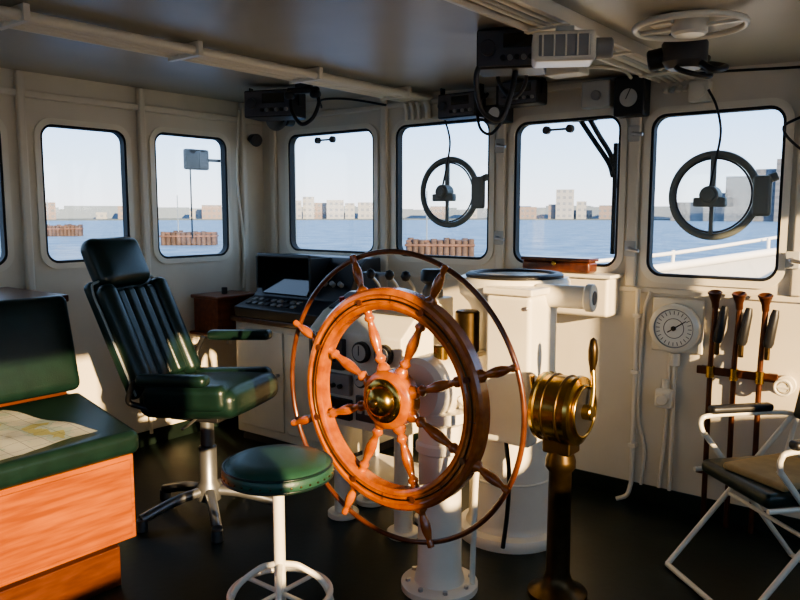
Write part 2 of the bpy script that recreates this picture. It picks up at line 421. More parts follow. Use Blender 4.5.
# ------------------------------------------------------------------ gyro binnacle
b = obj('gyro_compass_binnacle', (-1.74, 3.10, 0))
lathe(b, 'body', [(0, 0), (.255, 0), (.26, .03), (.25, .05), (.215, .06), (.20, .09), (.20, .50), (.206, .505), (.206, .53), (.20, .535), (.20, 1.10), (.215, 1.13), (.255, 1.17), (.26, 1.20), (.26, 1.235), (.25, 1.25), (0, 1.25)], WHITE, n=64)
lathe(b, 'bezel', [(.225, 1.245), (.228, 1.262), (.215, 1.27), (.19, 1.27), (.18, 1.262), (.18, 1.245)], BLACK, n=64)
lathe(b, 'compass_card', [(0, 1.252), (.18, 1.252), (.18, 1.258), (0, 1.258)], DIAL, n=48)
bx(b, 'service_box', (.05, -.34, .55), (.27, -.10, 1.20), WHITE, .02)
bx(b, 'service_box_lid', (.04, -.35, 1.20), (.28, -.09, 1.23), WHITE, .008)
for i, (x, z) in enumerate(((.07, .6), (.25, .6), (.07, 1.15), (.25, 1.15))):
    cyl(b, 'screw_%d' % i, (x, -.338, z), (x, -.348, z), .009, STEEL, n=10)
cyl(b, 'side_arm', (.20, -.16, 1.19), (.44, -.13, 1.19), .05, WHITE)
cyl(b, 'side_arm_end', (.42, -.132, 1.19), (.455, -.127, 1.19), .06, WHITE)
cyl(b, 'side_arm_lens', (.45, -.128, 1.19), (.458, -.127, 1.19), .03, DGREY)
for i, z in enumerate((.3, .8)):
    torus(b, 'band_%d' % i, (0, 0, z), .201, .006, WHITE)
bx(b, 'copper_canister_base', (-.14, -.36, .90), (-.03, -.19, .92), WHITE)
cyl(b, 'copper_canister', (-.085, -.27, .92), (-.085, -.27, 1.11), .055, DBRASS)
tube(b, 'cable', [(.16, -.33, .56), (.16, -.30, .4), (.12, -.24, .2), (.10, -.24, .03)], .01, BLACK)

# ------------------------------------------------------------------ engine telegraph
t = obj('engine_order_telegraph', (-1.28, 2.68, 0))
lathe(t, 'post', [(0, 0), (.12, 0), (.12, .02), (.09, .035), (.06, .06), (.048, .10), (.045, .52), (.06, .54), (.06, .57), (.05, .60), (.05, .66), (0, .66)], DBRASS)
DT = Matrix.Translation((0, 0, .78)) @ R(0, 90, 0)
lathe(t, 'drum', [(0, -.09), (.10, -.09), (.115, -.085), (.135, -.08), (.138, -.065), (.13, -.06), (.13, .06), (.138, .065), (.135, .08), (.115, .085), (.10, .09), (0, .09)], BRASS, DT, 48)
for s in (-1, 1):
    lathe(t, 'dial_%d' % (s + 1), [(0, 0), (.10, 0), (.10, .004), (0, .004)], BLACK, Matrix.Translation((.09 * s + (0 if s > 0 else -.004), 0, .78)) @ R(0, 90, 0), 40)
torus(t, 'dial_ring', (.095, 0, .78), .10, .007, BRASS, axis='X')
torus(t, 'drum_band_l', (-.03, 0, .78), .131, .005, DBRASS, axis='X')
torus(t, 'drum_band_r', (.03, 0, .78), .131, .005, DBRASS, axis='X')
cyl(t, 'boss', (.09, 0, .78), (.13, 0, .78), .03, BRASS)
tube(t, 'lever', [(.12, 0, .78), (.12, .02, .87), (.11, .03, .95)], .010, BRASS)
lathe(t, 'lever_grip', [(0, 0), (.010, 0), (.012, .02), (.018, .05), (.019, .09), (.013, .13), (0, .14)], DBRASS, Matrix.Translation((.11, .03, .93)), 18, 80)
tube(t, 'lever_port', [(-.11, 0, .78), (-.12, -.02, .86), (-.12, -.03, .90)], .010, BRASS)
cyl(t, 'lever_base', (-.09, 0, .78), (-.13, 0, .78), .03, BRASS)
bx(t, 'neck_block', (-.06, -.05, .60), (.06, .05, .67), DBRASS, .01)

# ------------------------------------------------------------------ radar + counter in corner
c = obj('corner_counter', (-3.5, 3.55, 0))
bx(c, 'cabinet', (-.48, -.27, .06), (.50, .30, .82), WHITE, .008)
bx(c, 'kick', (-.46, -.24, 0), (.48, .29, .06), DGREY, .002)
bx(c, 'top', (-.50, -.30, .82), (.52, .305, .855), DWOOD, .008)
for i, x in enumerate((-.45, .03)):
    bx(c, 'door_%d' % i, (x, -.282, .12), (x + .44, -.268, .78), WHITE, .006)
    cyl(c, 'pull_%d' % i, (x + .4, -.282, .5), (x + .4, -.31, .5), .012, STEEL)
r = obj('radar_console', (-3.53, 3.52, .856))
prism(r, 'housing', [(-.27, 0), (-.28, .07), (-.10, .13), (.06, .36), (.12, .40), (.26, .40), (.28, 0)], -.42, .42, BLACK, .012)
box(r, 'screen', (-.12, -.018, .255), (.42, .26, .012), SCREEN, .004, rot=(55, 0, 0))
box(r, 'hood_top', (-.12, .0, .395), (.5, .22, .03), BLACK, .01, rot=(-6, 0, 0))
for i, x in enumerate((-.37, .13)):
    box(r, 'hood_side_%d' % i, (x, -.01, .29), (.02, .20, .22), BLACK, .006)
for i in range(8):
    for j in range(2):
        box(r, 'key_%d_%d' % (i, j), (-.33 + i * .06, -.22 + j * .06, .095 + j * .02), (.035, .03, .012), GREY if (i + j) % 3 else DGREY, .003, rot=(18, 0, 0))
box(r, 'side_panel', (.28, -.01, .24), (.22, .2, .01), DGREY, .004, rot=(55, 0, 0))
for i in range(3):
    cyl(r, 'dial_%d' % i, (.21 + i * .07, -.04, .23), (.21 + i * .07, -.07, .25), .016, GREY, n=16)

s = obj('wooden_instrument_box', (-4.16, 3.36, .73))
bx(s, 'bracket_1', (-.168, -.15, -.14), (-.14, -.12, 0), WHITE, .003)
bx(s, 'bracket_2', (-.168, .12, -.14), (-.14, .15, 0), WHITE, .003)
bx(s, 'shelf', (-.168, -.20, -.02), (.14, .19, .0), DWOOD, .004)
bx(s, 'carcass', (-.15, -.17, 0), (.11, .16, .23), BOXW, .006)
bx(s, 'lid', (-.16, -.19, .23), (.13, .18, .255), BOXW, .008)
bx(s, 'door_panel', (.11, -.14, .03), (.118, .13, .20), BOXW, .004)
cyl(s, 'latch', (.118, 0, .12), (.135, 0, .12), .012, BRASS)
cyl(s, 'lid_knob', (0, -.02, .255), (0, -.02, .30), .02, BLACK)
s = obj('wall_junction_box', (XL + .05, 2.80, .93))
bx(s, 'case', (-.048, -.09, -.12), (.03, .09, .12), WHITE, .012)
bx(s, 'label', (.03, -.06, .0), (.034, .06, .09), GREY, .001)
cyl(s, 'switch', (.03, 0, -.06), (.055, 0, -.06), .02, BLACK)
tube(s, 'conduit', [(0, 0, -.12), (0, 0, -.5), (0, 0, -.84)], .012, PIPE)
s = obj('door_hook', (XL + .02, 2.77, 1.13))
cyl(s, 'base', (-.019, 0, 0), (.01, 0, 0), .025, STEEL); cyl(s, 'knob', (.01, 0, 0), (.09, .03, 0), .014, BLACK)

# ------------------------------------------------------------------ bench
def slab(parent, name, pts, z0, z1, mat, bev=.01):
    bm = bmesh.new()
    a = [bm.verts.new((x, y, z0)) for x, y in pts]; bb = [bm.verts.new((x, y, z1)) for x, y in pts]; n = len(pts)
    bm.faces.new(a); bm.faces.new(bb)
    for i in range(n): bm.faces.new((a[i], a[(i + 1) % n], bb[(i + 1) % n], bb[i]))
    bmesh.ops.recalc_face_normals(bm, faces=bm.faces)
    bmesh.ops.bevel(bm, geom=bm.edges[:], offset=bev, segments=4, profile=.5, affect='EDGES', clamp_overlap=True)
    return finish(bm, name, parent, mat, wn=True)
s = obj('upholstered_bench', (-2.70, 0, 0))
y0 = -.6
slab(s, 'base_upper', [(-.02, y0), (-.02, 1.69), (-.85, 1.88), (-.85, y0)], .20, .56, BENCHW, .006)
slab(s, 'plinth', [(-.05, y0 + .02), (-.05, 1.63), (-.85, 1.82), (-.85, y0 + .02)], 0, .17, DWOOD, .005)
slab(s, 'shadow_gap', [(-.09, y0 + .05), (-.09, 1.60), (-.84, 1.78), (-.84, y0 + .05)], .16, .21, DWOOD, .002)
for i, yy in enumerate((-.5, .25, 1.0)):
    bx(s, 'front_panel_%d' % i, (-.02, yy, .22), (-.010, yy + .67, .54), BENCHW, .004)
slab(s, 'seat_cushion', [(.01, y0), (.01, 1.71), (-.84, 1.92), (-.84, y0)], .56, .66, LEATHER, .035)
pad(s, 'back_cushion', (-.90, .66, .90), (.13, 2.5, .48), LEATHER, .04, (.015, 0, 0), rot=(0, -13, 0))
slab(s, 'locker', [(-.97, y0), (-.97, 1.92), (-1.60, 1.92), (-1.60, y0)], 0, 1.10, DWOOD, .006)
slab(s, 'locker_top', [(-.94, y0), (-.94, 1.94), (-1.60, 1.94), (-1.60, y0)], 1.10, 1.135, DWOOD, .006)
s = obj('nautical_chart', (-3.02, 1.38, .665))
bm = bmesh.new(); nx, ny = 12, 16; grid = []
for i in range(nx + 1):
    row = []
    for j in range(ny + 1):
        x = -.36 + .62 * i / nx; y = -.50 + .66 * j / ny
        row.append(bm.verts.new((x, y, .004 + .006 * math.sin(i * .9) * math.sin(j * .5) ** 2 + .005 * (j > ny // 2))))
    grid.append(row)
for i in range(nx):
    for j in range(ny): bm.faces.new((grid[i][j], grid[i + 1][j], grid[i + 1][j + 1], grid[i][j + 1]))
bmesh.ops.solidify(bm, geom=bm.faces[:], thickness=.002)
finish(bm, 'sheet', s, PAPER, T=R(0, 0, 9))

# ------------------------------------------------------------------ pilot chair (faces local +X)
h = obj('helmsman_chair', (-3.07, 2.33, 0), 20)
for i in range(5):
    a = math.radians(72 * i + 20); ca, sa = math.cos(a), math.sin(a)
    tube(h, 'star_leg_%d' % i, [(.03 * ca, .03 * sa, .13), (.18 * ca, .18 * sa, .11), (.35 * ca, .35 * sa, .06)], .026, DSTEEL)
    cyl(h, 'foot_%d' % i, (.35 * ca, .35 * sa, 0), (.35 * ca, .35 * sa, .06), .028, DSTEEL)
lathe(h, 'column', [(0, .08), (.06, .08), (.06, .16), (.045, .18), (.045, .36), (.035, .37), (.035, .52), (0, .52)], DSTEEL)
bx(h, 'mechanism', (-.14, -.12, .52), (.14, .12, .57), BLACK, .01)
tube(h, 'adjust_lever', [(.02, -.12, .54), (.04, -.22, .535), (.06, -.30, .54)], .007, STEEL)
pad(h, 'seat', (.03, 0, .635), (.54, .50, .14), LEATHER, .055, (0, 0, .02), rot=(0, -4, 0))
pad(h, 'seat_bolster_r', (.03, -.22, .665), (.46, .09, .13), LEATHER, .04, rot=(0, -4, 0))
pad(h, 'seat_bolster_l', (.03, .22, .665), (.46, .09, .13), LEATHER, .04, rot=(0, -4, 0))
BR = -24
def onback(u, v, d):
    a = math.radians(-BR)
    return (-.23 - v * math.sin(a) + d * math.cos(a), u, .66 + v * math.cos(a) + d * math.sin(a))
pad(h, 'back_shell', onback(0, .30, -.035), (.07, .48, .62), LEATHER, .03, rot=(0, BR, 0))
for i in range(4):
    pad(h, 'back_channel_%d' % i, onback(-.12 + .08 * i, .29, .02), (.07, .079, .50), LEATHER, .025, rot=(0, BR, 0))
pad(h, 'back_bolster_r', onback(-.205, .29, .035), (.10, .10, .56), LEATHER, .045, rot=(0, BR, 0))
pad(h, 'back_bolster_l', onback(.205, .29, .035), (.10, .10, .56), LEATHER, .045, rot=(0, BR, 0))
pad(h, 'headrest', onback(0, .69, .0), (.12, .37, .27), LEATHER, .055, (.015, 0, 0), rot=(0, BR, 0))
tube(h, 'back_piping', [onback(-.25, v, .0) for v in (0, .2, .4, .55)] + [onback(-.18, .6, 0), onback(.18, .6, 0)] + [onback(.25, v, 0) for v in (.55, .3, 0)], .006, PIPING)
bx(h, 'back_bracket', (-.30, -.05, .50), (-.08, .05, .56), BLACK, .01)
for sgn, z in ((-1, .77), (1, .89)):
    pad(h, 'arm_pad_%d' % (sgn + 1), (.02, sgn * .31, z), (.38, .075, .055), LEATHER, .025, rot=(0, -3, 0))
    tube(h, 'arm_bracket_%d' % (sgn + 1), [(-.20, sgn * .30, z - .02), (-.24, sgn * .295, z - .12), (-.20, sgn * .27, .62), (-.1, sgn * .2, .575)], .014, BLACK)

# ------------------------------------------------------------------ stool
s = obj('bar_stool', (-1.76, 1.61, 0))
pad_prof = [(0, .765), (.10, .764), (.15, .758), (.172, .745), (.18, .725), (.178, .705), (.168, .695), (0, .695)]
lathe(s, 'seat', pad_prof, LEATHER2, n=56, angle=80)
torus(s, 'seat_welt', (0, 0, .742), .175, .004, LEATHER, n=56)
torus(s, 'seat_trim', (0, 0, .705), .177, .004, LEATHER, n=56)
for i in range(36):
    a = 2 * math.pi * i / 36
    lathe(s, 'stud_%d' % i, [(0, 0), (.004, 0), (.003, .003), (0, .004)], DBRASS, Matrix.Rotation(a, 4, 'Z') @ Matrix.Translation((.179, 0, .718)) @ R(0, 90, 0), 8)
lathe(s, 'under_plate', [(0, .675), (.09, .675), (.10, .695), (0, .695)], WHITE)
cyl(s, 'post', (0, 0, .10), (0, 0, .68), .019, WHITE)
for i in range(4):
    a = math.radians(45 + 90 * i); ca, sa = math.cos(a), math.sin(a)
    tube(s, 'leg_%d' % i, [(.015 * ca, .015 * sa, .40), (.07 * ca, .07 * sa, .385), (.15 * ca, .15 * sa, .31), (.19 * ca, .19 * sa, .15), (.21 * ca, .21 * sa, .0)], .010, WHITE)
torus(s, 'foot_ring', (0, 0, .30), .165, .010, WHITE)
tube(s, 'cross_bar_a', [(-.165, 0, .30), (.165, 0, .30)], .008, WHITE, smooth=False)
tube(s, 'cross_bar_b', [(0, -.165, .30), (0, .165, .30)], .008, WHITE, smooth=False)

# ------------------------------------------------------------------ folding armchair (right)
a_ = math.degrees(math.atan2(-.75, -.66))
s = obj('folding_armchair', (-.59, 3.28, 0), a_)
pad(s, 'seat', (0, 0, .47), (.46, .44, .06), LEATHER, .025, (0, 0, .01))
pad(s, 'backrest', (-.26, 0, .80), (.045, .46, .30), LEATHER, .02, rot=(0, -12, 0))
for sg in (-1, 1):
    y = sg * .255
    tube(s, 'long_leg_%d' % (sg + 1), [(-.24, y, .66), (.34, y, .015)], .012, WHITE, smooth=False)
    tube(s, 'short_leg_%d' % (sg + 1), [(.20, y * .93, .60), (-.26, y * .93, .015)], .012, WHITE, smooth=False)
    tube(s, 'arm_tube_%d' % (sg + 1), [(-.25, y, .60), (-.24, y, .66), (-.1, y, .675), (.16, y, .675), (.21, y, .65), (.20, y * .95, .59)], .011, WHITE)
    tube(s, 'back_post_%d' % (sg + 1), [(-.20, y * .95, .46), (-.25, y * .95, .66), (-.31, y * .93, .95)], .011, WHITE)
    pad(s, 'arm_pad_%d' % (sg + 1), (.02, y, .70), (.30, .05, .035), BLACK, .015)
    tube(s, 'seat_rail_%d' % (sg + 1), [(-.22, y * .94, .445), (.24, y * .94, .445)], .010, WHITE, smooth=False)
tube(s, 'front_bar', [(.34, -.255, .015), (.34, .255, .015)], .012, WHITE, smooth=False)
tube(s, 'rear_bar', [(-.26, -.24, .015), (-.26, .24, .015)], .012, WHITE, smooth=False)
tube(s, 'mid_bar', [(.06, -.25, .32), (.06, .25, .32)], .009, WHITE, smooth=False)
pad(s, 'folded_cloth', (.02, .03, .515), (.34, .30, .03), TAN, .013, (0, 0, .008), rot=(0, 0, 12))

# ------------------------------------------------------------------ front wall fittings
def clearview(loc):
    s = obj('clear_view_screen', loc)
    torus(s, 'ring', (0, 0, 0), .20, .018, GREY_G, axis='Y', n=72)
    torus(s, 'inner_ring', (0, -.012, 0), .178, .005, DGREY, axis='Y', n=72)
    lathe(s, 'disc_glass', [(0, 0), (.19, 0), (.19, .004), (0, .004)], GLASS, R(90, 0, 0), 48)
    cyl(s, 'motor', (0, -.01, 0), (0, -.09, 0), .045, GREY_G)
    cyl(s, 'motor_cap', (0, -.09, 0), (0, -.11, 0), .03, GREY_G)
    bx(s, 'motor_arm', (-.014, -.03, 0), (.014, -.012, .19), GREY_G, .004)
    bx(s, 'lower_arm', (-.010, -.03, -.19), (.010, -.012, 0), GREY_G, .004)
    bx(s, 'motor_block', (-.075, -.08, -.055), (.075, -.03, -.01), GREY_G, .008)
    bx(s, 'hinge_box', (.185, -.05, -.10), (.265, .0, .09), GREY_G, .015)
    box(s, 'hinge_tab', (.24, -.02, .07), (.10, .02, .04), GREY_G, .006, rot=(0, -20, 0))
    tube(s, 'power_cable', [(0, -.07, .04), (.015, -.05, .16), (.03, -.04, .30), (.01, -.06, .42), (-.03, -.06, .50)], .006, BLACK)
    return s
clearview((-2.63, YF - .012, 1.67))
clearview((-1.07, YF - .012, 1.63))

for i, (x, z) in enumerate(((-3.66, 2.045), (-1.90, 2.00))):
    s = obj('window_latch', (x, YF - .012, z))
    cyl(s, 'knob_l', (-.07, .0, 0), (-.07, -.03, 0), .022, DGREY); cyl(s, 'knob_r', (.07, .0, 0), (.07, -.03, 0), .022, DGREY)
    bx(s, 'bar', (-.07, -.025, -.006), (.07, -.013, .006), DGREY, .003)
for x, z in ((-2.262, 1.93), (-2.262, 1.40), (-1.469, 1.36), (-.70, 1.33), (-1.47, 1.95)):
    s = obj('window_dog', (x, YF - .031, z))
    bx(s, 'plate', (-.03, -.012, -.04), (.03, 0, .04), LGREY, .004)
    cyl(s, 'pivot', (0, -.012, 0), (0, -.04, 0), .012, STEEL)
    cyl(s, 'handle', (0, -.035, 0), (.06, -.045, -.01), .009, STEEL)

s = obj('windscreen_wiper', (-1.64, YF + .10, 2.10))
tube(s, 'arm_1', [(-.16, 0, 0), (-.08, 0, -.13), (.0, 0, -.26), (.03, 0, -.42)], .014, BLACK)
tube(s, 'arm_2', [(-.22, 0, 0), (-.12, 0, -.14), (-.02, 0, -.28), (.01, 0, -.36)], .014, BLACK)
bx(s, 'blade', (.01, -.012, -.78), (.035, .012, -.18), BLACK, .004)
bx(s, 'mount', (-.25, -.03, -.05), (-.10, .03, .05), BLACK, .006)

s = obj('wall_barometer', (-1.216, YF, .966))
bx(s, 'base_plate', (-.13, -.02, -.13), (.13, 0, .15), WHITE, .015)
lathe(s, 'case', [(0, 0), (.12, 0), (.125, .02), (.125, .05), (.115, .06), (.10, .062), (.098, .05), (0, .05)], WHITE, Matrix.Translation((0, -.018, 0)) @ R(90, 0, 0), 48)
cyl(s, 'face', (0, -.066, 0), (0, -.070, 0), .096, DIAL, n=48)
torus(s, 'face_rim', (0, -.074, 0), .098, .004, GREY, axis='Y', n=48, m=8)
for i in range(24):
    a = math.radians(15 * i)
    box(s, 'tick_%d' % i, (.080 * math.sin(a), -.071, .080 * math.cos(a)), (.003, .001, .018), BLACK, 0, rot=(0, math.degrees(a), 0))
torus(s, 'inner_scale', (0, -.071, 0), .05, .0015, BLACK, axis='Y', n=40, m=6)
box(s, 'needle', (.015, -.073, .01), (.005, .002, .11), BLACK, 0, rot=(0, 55, 0))
cyl(s, 'needle_cap', (0, -.07, 0), (0, -.08, 0), .012, BLACK)
cyl(s, 'gland', (0, -.03, -.13), (0, -.03, -.20), .025, WHITE)
tube(s, 'conduit', [(0, -.03, -.2), (0, -.03, -.5), (.0, -.03, -.86)], .010, PIPE)
tube(s, 'conduit_2', [(-.03, -.02, -.12), (-.03, -.02, -.3), (-.04, -.02, -.6), (-.06, -.02, -.86)], .009, PIPE)

s = obj('wall_outlet', (-1.25, YF, .60))
bx(s, 'box', (-.045, -.09, -.05), (.045, -.045, .05), WHITE, .015)
bx(s, 'mount', (-.03, -.05, -.03), (.03, 0, .03), WHITE, .004)
cyl(s, 'cap', (0, -.085, .0), (0, -.12, .0), .03, WHITE)
cyl(s, 'gland', (0, -.065, .05), (0, -.065, .10), .014, WHITE)

s = obj('wall_conduit', (-1.42, YF, 0))
tube(s, 'pipe', [(0, -.03, .10), (0, -.03, .5), (0, -.03, 1.15)], .012, PIPE)
tube(s, 'pipe_branch', [(.05, -.02, .10), (.06, -.02, .3), (.02, -.02, .5), (.03, -.02, 1.0), (.06, -.02, 1.14)], .008, PIPE)
for i, z in enumerate((.3, .7, 1.0)):
    bx(s, 'clip_%d' % i, (-.02, -.045, z), (.02, 0, z + .02), PIPE, .002)
tube(s, 'foot_bend', [(0, -.03, .10), (-.01, -.06, .04), (-.06, -.08, .012)], .012, PIPE)

s = obj('voice_pipe_rack', (-.92, YF, 0))
for i, x in enumerate((-.11, 0, .115)):
    tube(s, 'pipe_%d' % i, [(x, -.07, .0), (x, -.07, .4), (x, -.07, .8), (x + .01, -.07, 1.09)], .013, COPPER)
    lathe(s, 'mouthpiece_%d' % i, [(0, 0), (.016, 0), (.018, .03), (.028, .06), (.034, .075), (.030, .08), (.020, .07), (0, .06)], COPPER, Matrix.Translation((x + .01, -.07, 1.09)) @ R(15, 0, 0), 24)
    lathe(s, 'grip_%d' % i, [(0, 0), (.018, .0), (.024, .02), (.020, .15), (.014, .18), (0, .18)], BLACK, Matrix.Translation((x + .03, -.085, .92)) @ R(-4, 8, 0), 20)
    cyl(s, 'collar_%d' % i, (x, -.07, .74), (x, -.07, .80), .020, BRASS)
    cyl(s, 'whistle_%d' % i, (x + .03, -.085, .86), (x + .03, -.085, .92), .012, DBRASS)
bx(s, 'bracket', (-.18, -.055, .75), (.19, -.04, .79), COPPER, .004)
for i, x in enumerate((-.15, .16)):
    bx(s, 'bracket_foot_%d' % i, (x - .02, -.042, .755), (x + .02, 0, .785), COPPER, .003)
bx(s, 'low_bracket', (-.16, -.055, .24), (.16, -.04, .27), COPPER, .003)
bx(s, 'low_foot', (-.02, -.042, .24), (.02, 0, .27), COPPER, .003)
s = obj('wall_valve', (-.70, YF, .74))
cyl(s, 'flange', (0, 0, 0), (0, -.02, 0), .045, WHITE); cyl(s, 'body', (0, -.02, 0), (0, -.09, 0), .025, WHITE)
torus(s, 'hand_wheel', (0, -.09, 0), .035, .007, WHITE, axis='Y'); bx(s, 'wheel_bar', (-.035, -.094, -.005), (.035, -.086, .005), WHITE, .002)

s = obj('sill_shelf', (-1.83, YF, 0))
bx(s, 'box', (-.30, -.16, 1.00), (.30, 0, 1.21), WALL, .02)
bx(s, 'top', (-.32, -.18, 1.205), (.32, 0, 1.225), WHITE, .006)
s = obj('sextant_case', (-1.84, YF - .10, 1.226))
bx(s, 'case', (-.20, -.055, 0), (.20, .055, .06), DWOOD, .015)
bx(s, 'lid', (-.205, -.06, .06), (.205, .06, .08), DWOOD, .006)
cyl(s, 'clasp', (0, -.055, .05), (0, -.07, .05), .012, BRASS)

# ------------------------------------------------------------------ overhead equipment
def overhead_radio(name, loc, size, face, rz=0, mat=BLACK):
    zt = cz(loc[0])
    s = obj(name, loc, rz)
    L, D, H = size
    bx(s, 'body', (-L / 2, -D / 2, -H / 2), (L / 2, D / 2, H / 2), mat, .01)
    bx(s, 'face', (-L / 2 + .008, -D / 2 - .008, -H / 2 + .008), (L / 2 - .008, -D / 2 + .002, H / 2 - .008), face, .004)
    bx(s, 'display', (-L * .1, -D / 2 - .012, 0), (L * .35, -D / 2 - .006, H * .35), SCREEN, .002)
    for i in range(6):
        cyl(s, 'knob_%d' % i, (-L * .1 + i * L * .1, -D / 2 - .006, -H * .25), (-L * .1 + i * L * .1, -D / 2 - .022, -H * .25), H * .07, GREY if i % 2 else BLACK, n=14)
    cyl(s, 'big_knob', (-L * .32, -D / 2 - .006, 0), (-L * .32, -D / 2 - .03, 0), H * .2, DGREY)
    for sx in (-1, 1):
        bx(s, 'bracket_%d' % (sx + 1), (sx * (L / 2 + .004) - .004, -.02, -.01), (sx * (L / 2 + .004) + .004, .02, zt - loc[2] - .006), mat, .001)
    return s
FACE = M('radio_face', (.10, .10, .11), .4, metal=.3)
overhead_radio('vhf_radio', (-3.48, 3.22, 2.195), (.32, .20, .16), FACE, 20)
s = obj('radio_handset', (-3.12, 3.10, 2.235), 20)
pad(s, 'grip', (0, 0, 0), (.20, .04, .035), BLACK, .015)
pad(s, 'earpiece', (-.08, -.01, -.025), (.06, .055, .045), BLACK, .02)
pad(s, 'mouthpiece', (.08, -.01, -.025), (.06, .055, .045), BLACK, .02)
bx(s, 'cradle', (-.05, .0, .01), (.05, .03, .055), BLACK, .003)
tube(s, 'cord', [(-.08, 0, -.04), (-.06, -.02, -.12), (.0, -.03, -.19), (.07, -.03, -.16), (.10, -.01, -.08), (.09, 0, -.03)], .011, BLACK)
s = obj('horn_speaker', (-3.80, 3.60, 2.17))
lathe(s, 'horn', [(.02, 0), (.035, .03), (.05, .07), (.080, .10), (.085, .105), (.075, .10), (.045, .07), (.02, .03)], GREY, R(90, 0, 15), 32)
cyl(s, 'driver', (0, 0, 0), (0, .07, 0), .04, BLACK)
bx(s, 'bracket', (-.012, .02, 0), (.012, .04, .14), BLACK, .002)
s = obj('bulkhead_spotlight', (XL + .06, 3.74, 2.08))
cyl(s, 'head', (0, -.02, 0), (.09, -.06, -.02), .035, BLACK, r2=.045); cyl(s, 'mount', (-.058, 0, 0), (.01, -.02, 0), .014, BLACK)
overhead_radio('echo_sounder_display', (-2.46, 3.73, 2.16), (.26, .12, .14), FACE)
overhead_radio('navtex_receiver', (-2.05, 3.71, 2.19), (.24, .12, .13), FACE)
s = obj('rudder_repeater', (-2.235, 3.77, 2.10))
bx(s, 'case', (-.07, -.05, -.05), (.07, .05, .05), BLACK, .01); bx(s, 'arm', (-.02, .0, .04), (.02, .04, .16), BLACK, .003)
cyl(s, 'dial', (0, -.05, 0), (0, -.056, 0), .035, DIAL)
tube(s, 'loop_cable', [(.03, -.03, .05), (.10, -.10, -.02), (.04, -.14, -.12), (-.06, -.10, -.08), (-.10, -.06, .04), (-.06, -.02, .12)], .008, BLACK)
s = overhead_radio('radio_telephone', (-1.52, 2.66, 2.17), (.26, .18, .15), FACE, 25)
tube(s, 'mic_cord', [(-.10, -.08, -.03), (-.13, -.08, -.10), (-.11, -.06, -.22), (-.04, -.04, -.26), (.0, -.03, -.16), (.02, -.02, -.05)], .011, BLACK)
tube(s, 'aerial_lead', [(.05, .09, .0), (.04, .16, -.10), (-.02, .22, -.14), (-.08, .26, -.05), (-.06, .3, .06)], .008, BLACK)
pad(s, 'microphone', (.16, -.06, .0), (.05, .05, .10), BLACK, .018)
s = obj('ceiling_floodlight', (-1.19, 2.44, cz(-1.2) - .135), 30)
bx(s, 'housing', (-.11, -.07, -.05), (.10, .07, .05), WHITE, .015)
bx(s, 'lens', (-.09, -.076, -.035), (.08, -.068, .035), GREY, .004)
for i in range(5): bx(s, 'guard_%d' % i, (-.08 + i * .038, -.082, -.035), (-.074 + i * .038, -.074, .035), WHITE, .001)
cyl(s, 'end_cap', (.10, 0, 0), (.16, 0, 0), .035, GREY)
bx(s, 'yoke', (-.03, -.02, .04), (.03, .02, .075), LGREY, .003)
s = obj('direction_finder_ring', (-.86, 2.72, 0)); z = cz(-.86)
torus(s, 'ring', (0, 0, z - .045), .18, .011, WHITE)
cyl(s, 'hub', (0, 0, z - .075), (0, 0, z - .004), .06, WHITE)
bx(s, 'spoke_bar', (-.175, -.012, z - .052), (.175, .012, z - .04), WHITE, .003)
bx(s, 'side_box', (-.12, -.07, z - .04), (-.04, .06, z - .005), WHITE, .006)
s = obj('ceiling_fan', (-.97, 3.02, cz(-.97) - .075))
lathe(s, 'housing', [(0, -.06), (.06, -.06), (.085, -.035), (.085, .035), (.06, .072), (0, .072)], DGREY)
cyl(s, 'outlet', (0, 0, 0), (-.13, -.03, -.02), .04, BLACK)
tube(s, 'cable', [(.05, 0, -.03), (.12, -.05, -.08), (.14, .05, -.06), (.06, .12, -.03), (.02, .2, -.02), (0, .3, .03)], .012, BLACK)
tube(s, 'cable_loop', [(-.05, .05, -.03), (.02, -.10, -.08), (.10, -.02, -.10), (.05, .10, -.05), (-.04, .06, -.02)], .010, BLACK)
s = obj('light_switch_box', (-1.65, YF - .06, 2.15)); bx(s, 'case', (-.09, -.04, -.06), (.07, .045, .08), LGREY, .012); cyl(s, 'switch', (0, -.04, 0), (0, -.065, 0), .025, GREY)
s = obj('rudder_angle_indicator', (-1.47, YF - .066, 2.13))
bx(s, 'case', (-.08, -.06, -.10), (.08, .033, .10), BLACK, .012)
cyl(s, 'face', (0, -.06, -.01), (0, -.066, -.01), .045, LGREY); box(s, 'needle', (0, -.068, .01), (.004, .002, .06), BLACK, 0, rot=(0, 25, 0))
s = obj('junction_box', (-1.15, YF - .03, 2.13)); bx(s, 'case', (-.05, -.03, -.05), (.05, .03, .05), WHITE, .01); cyl(s, 'lid', (0, -.03, 0), (0, -.04, 0), .035, WHITE)
s = obj('ceiling_junction_box', (-1.62, 3.35, cz(-1.62) - .035))
bx(s, 'case', (-.09, -.06, -.03), (.09, .06, .034), WHITE, .01)
tube(s, 'tail', [(.09, 0, 0), (.16, .05, .0), (.20, .2, .0), (.18, .34, -.01)], .009, PIPE)
s = obj('hanging_wire', (-.66, 3.80, 0))
tube(s, 'wire', [(.04, .02, 2.16), (0, 0, 2.0), (-.10, -.02, 1.93), (-.04, 0, 1.84), (.04, .03, 1.80)], .006, BLACK)
s = obj('overhead_cable', (-1.0, 3.76, 0))
tube(s, 'wire', [(-.17, 0, 2.205), (0, 0, 2.20), (.4, 0, 2.18), (.8, .04, 2.19)], .006, BLACK)
s = obj('corner_conduit', (-4.27, 3.6, 0))
tube(s, 'wire', [(0, 0, 2.27), (0, -.03, 1.8), (0, .02, 1.3), (.0, 0, 1.0)], .007, WHITE)
s = obj('radio_cable', (-3.6, 3.7, 0))
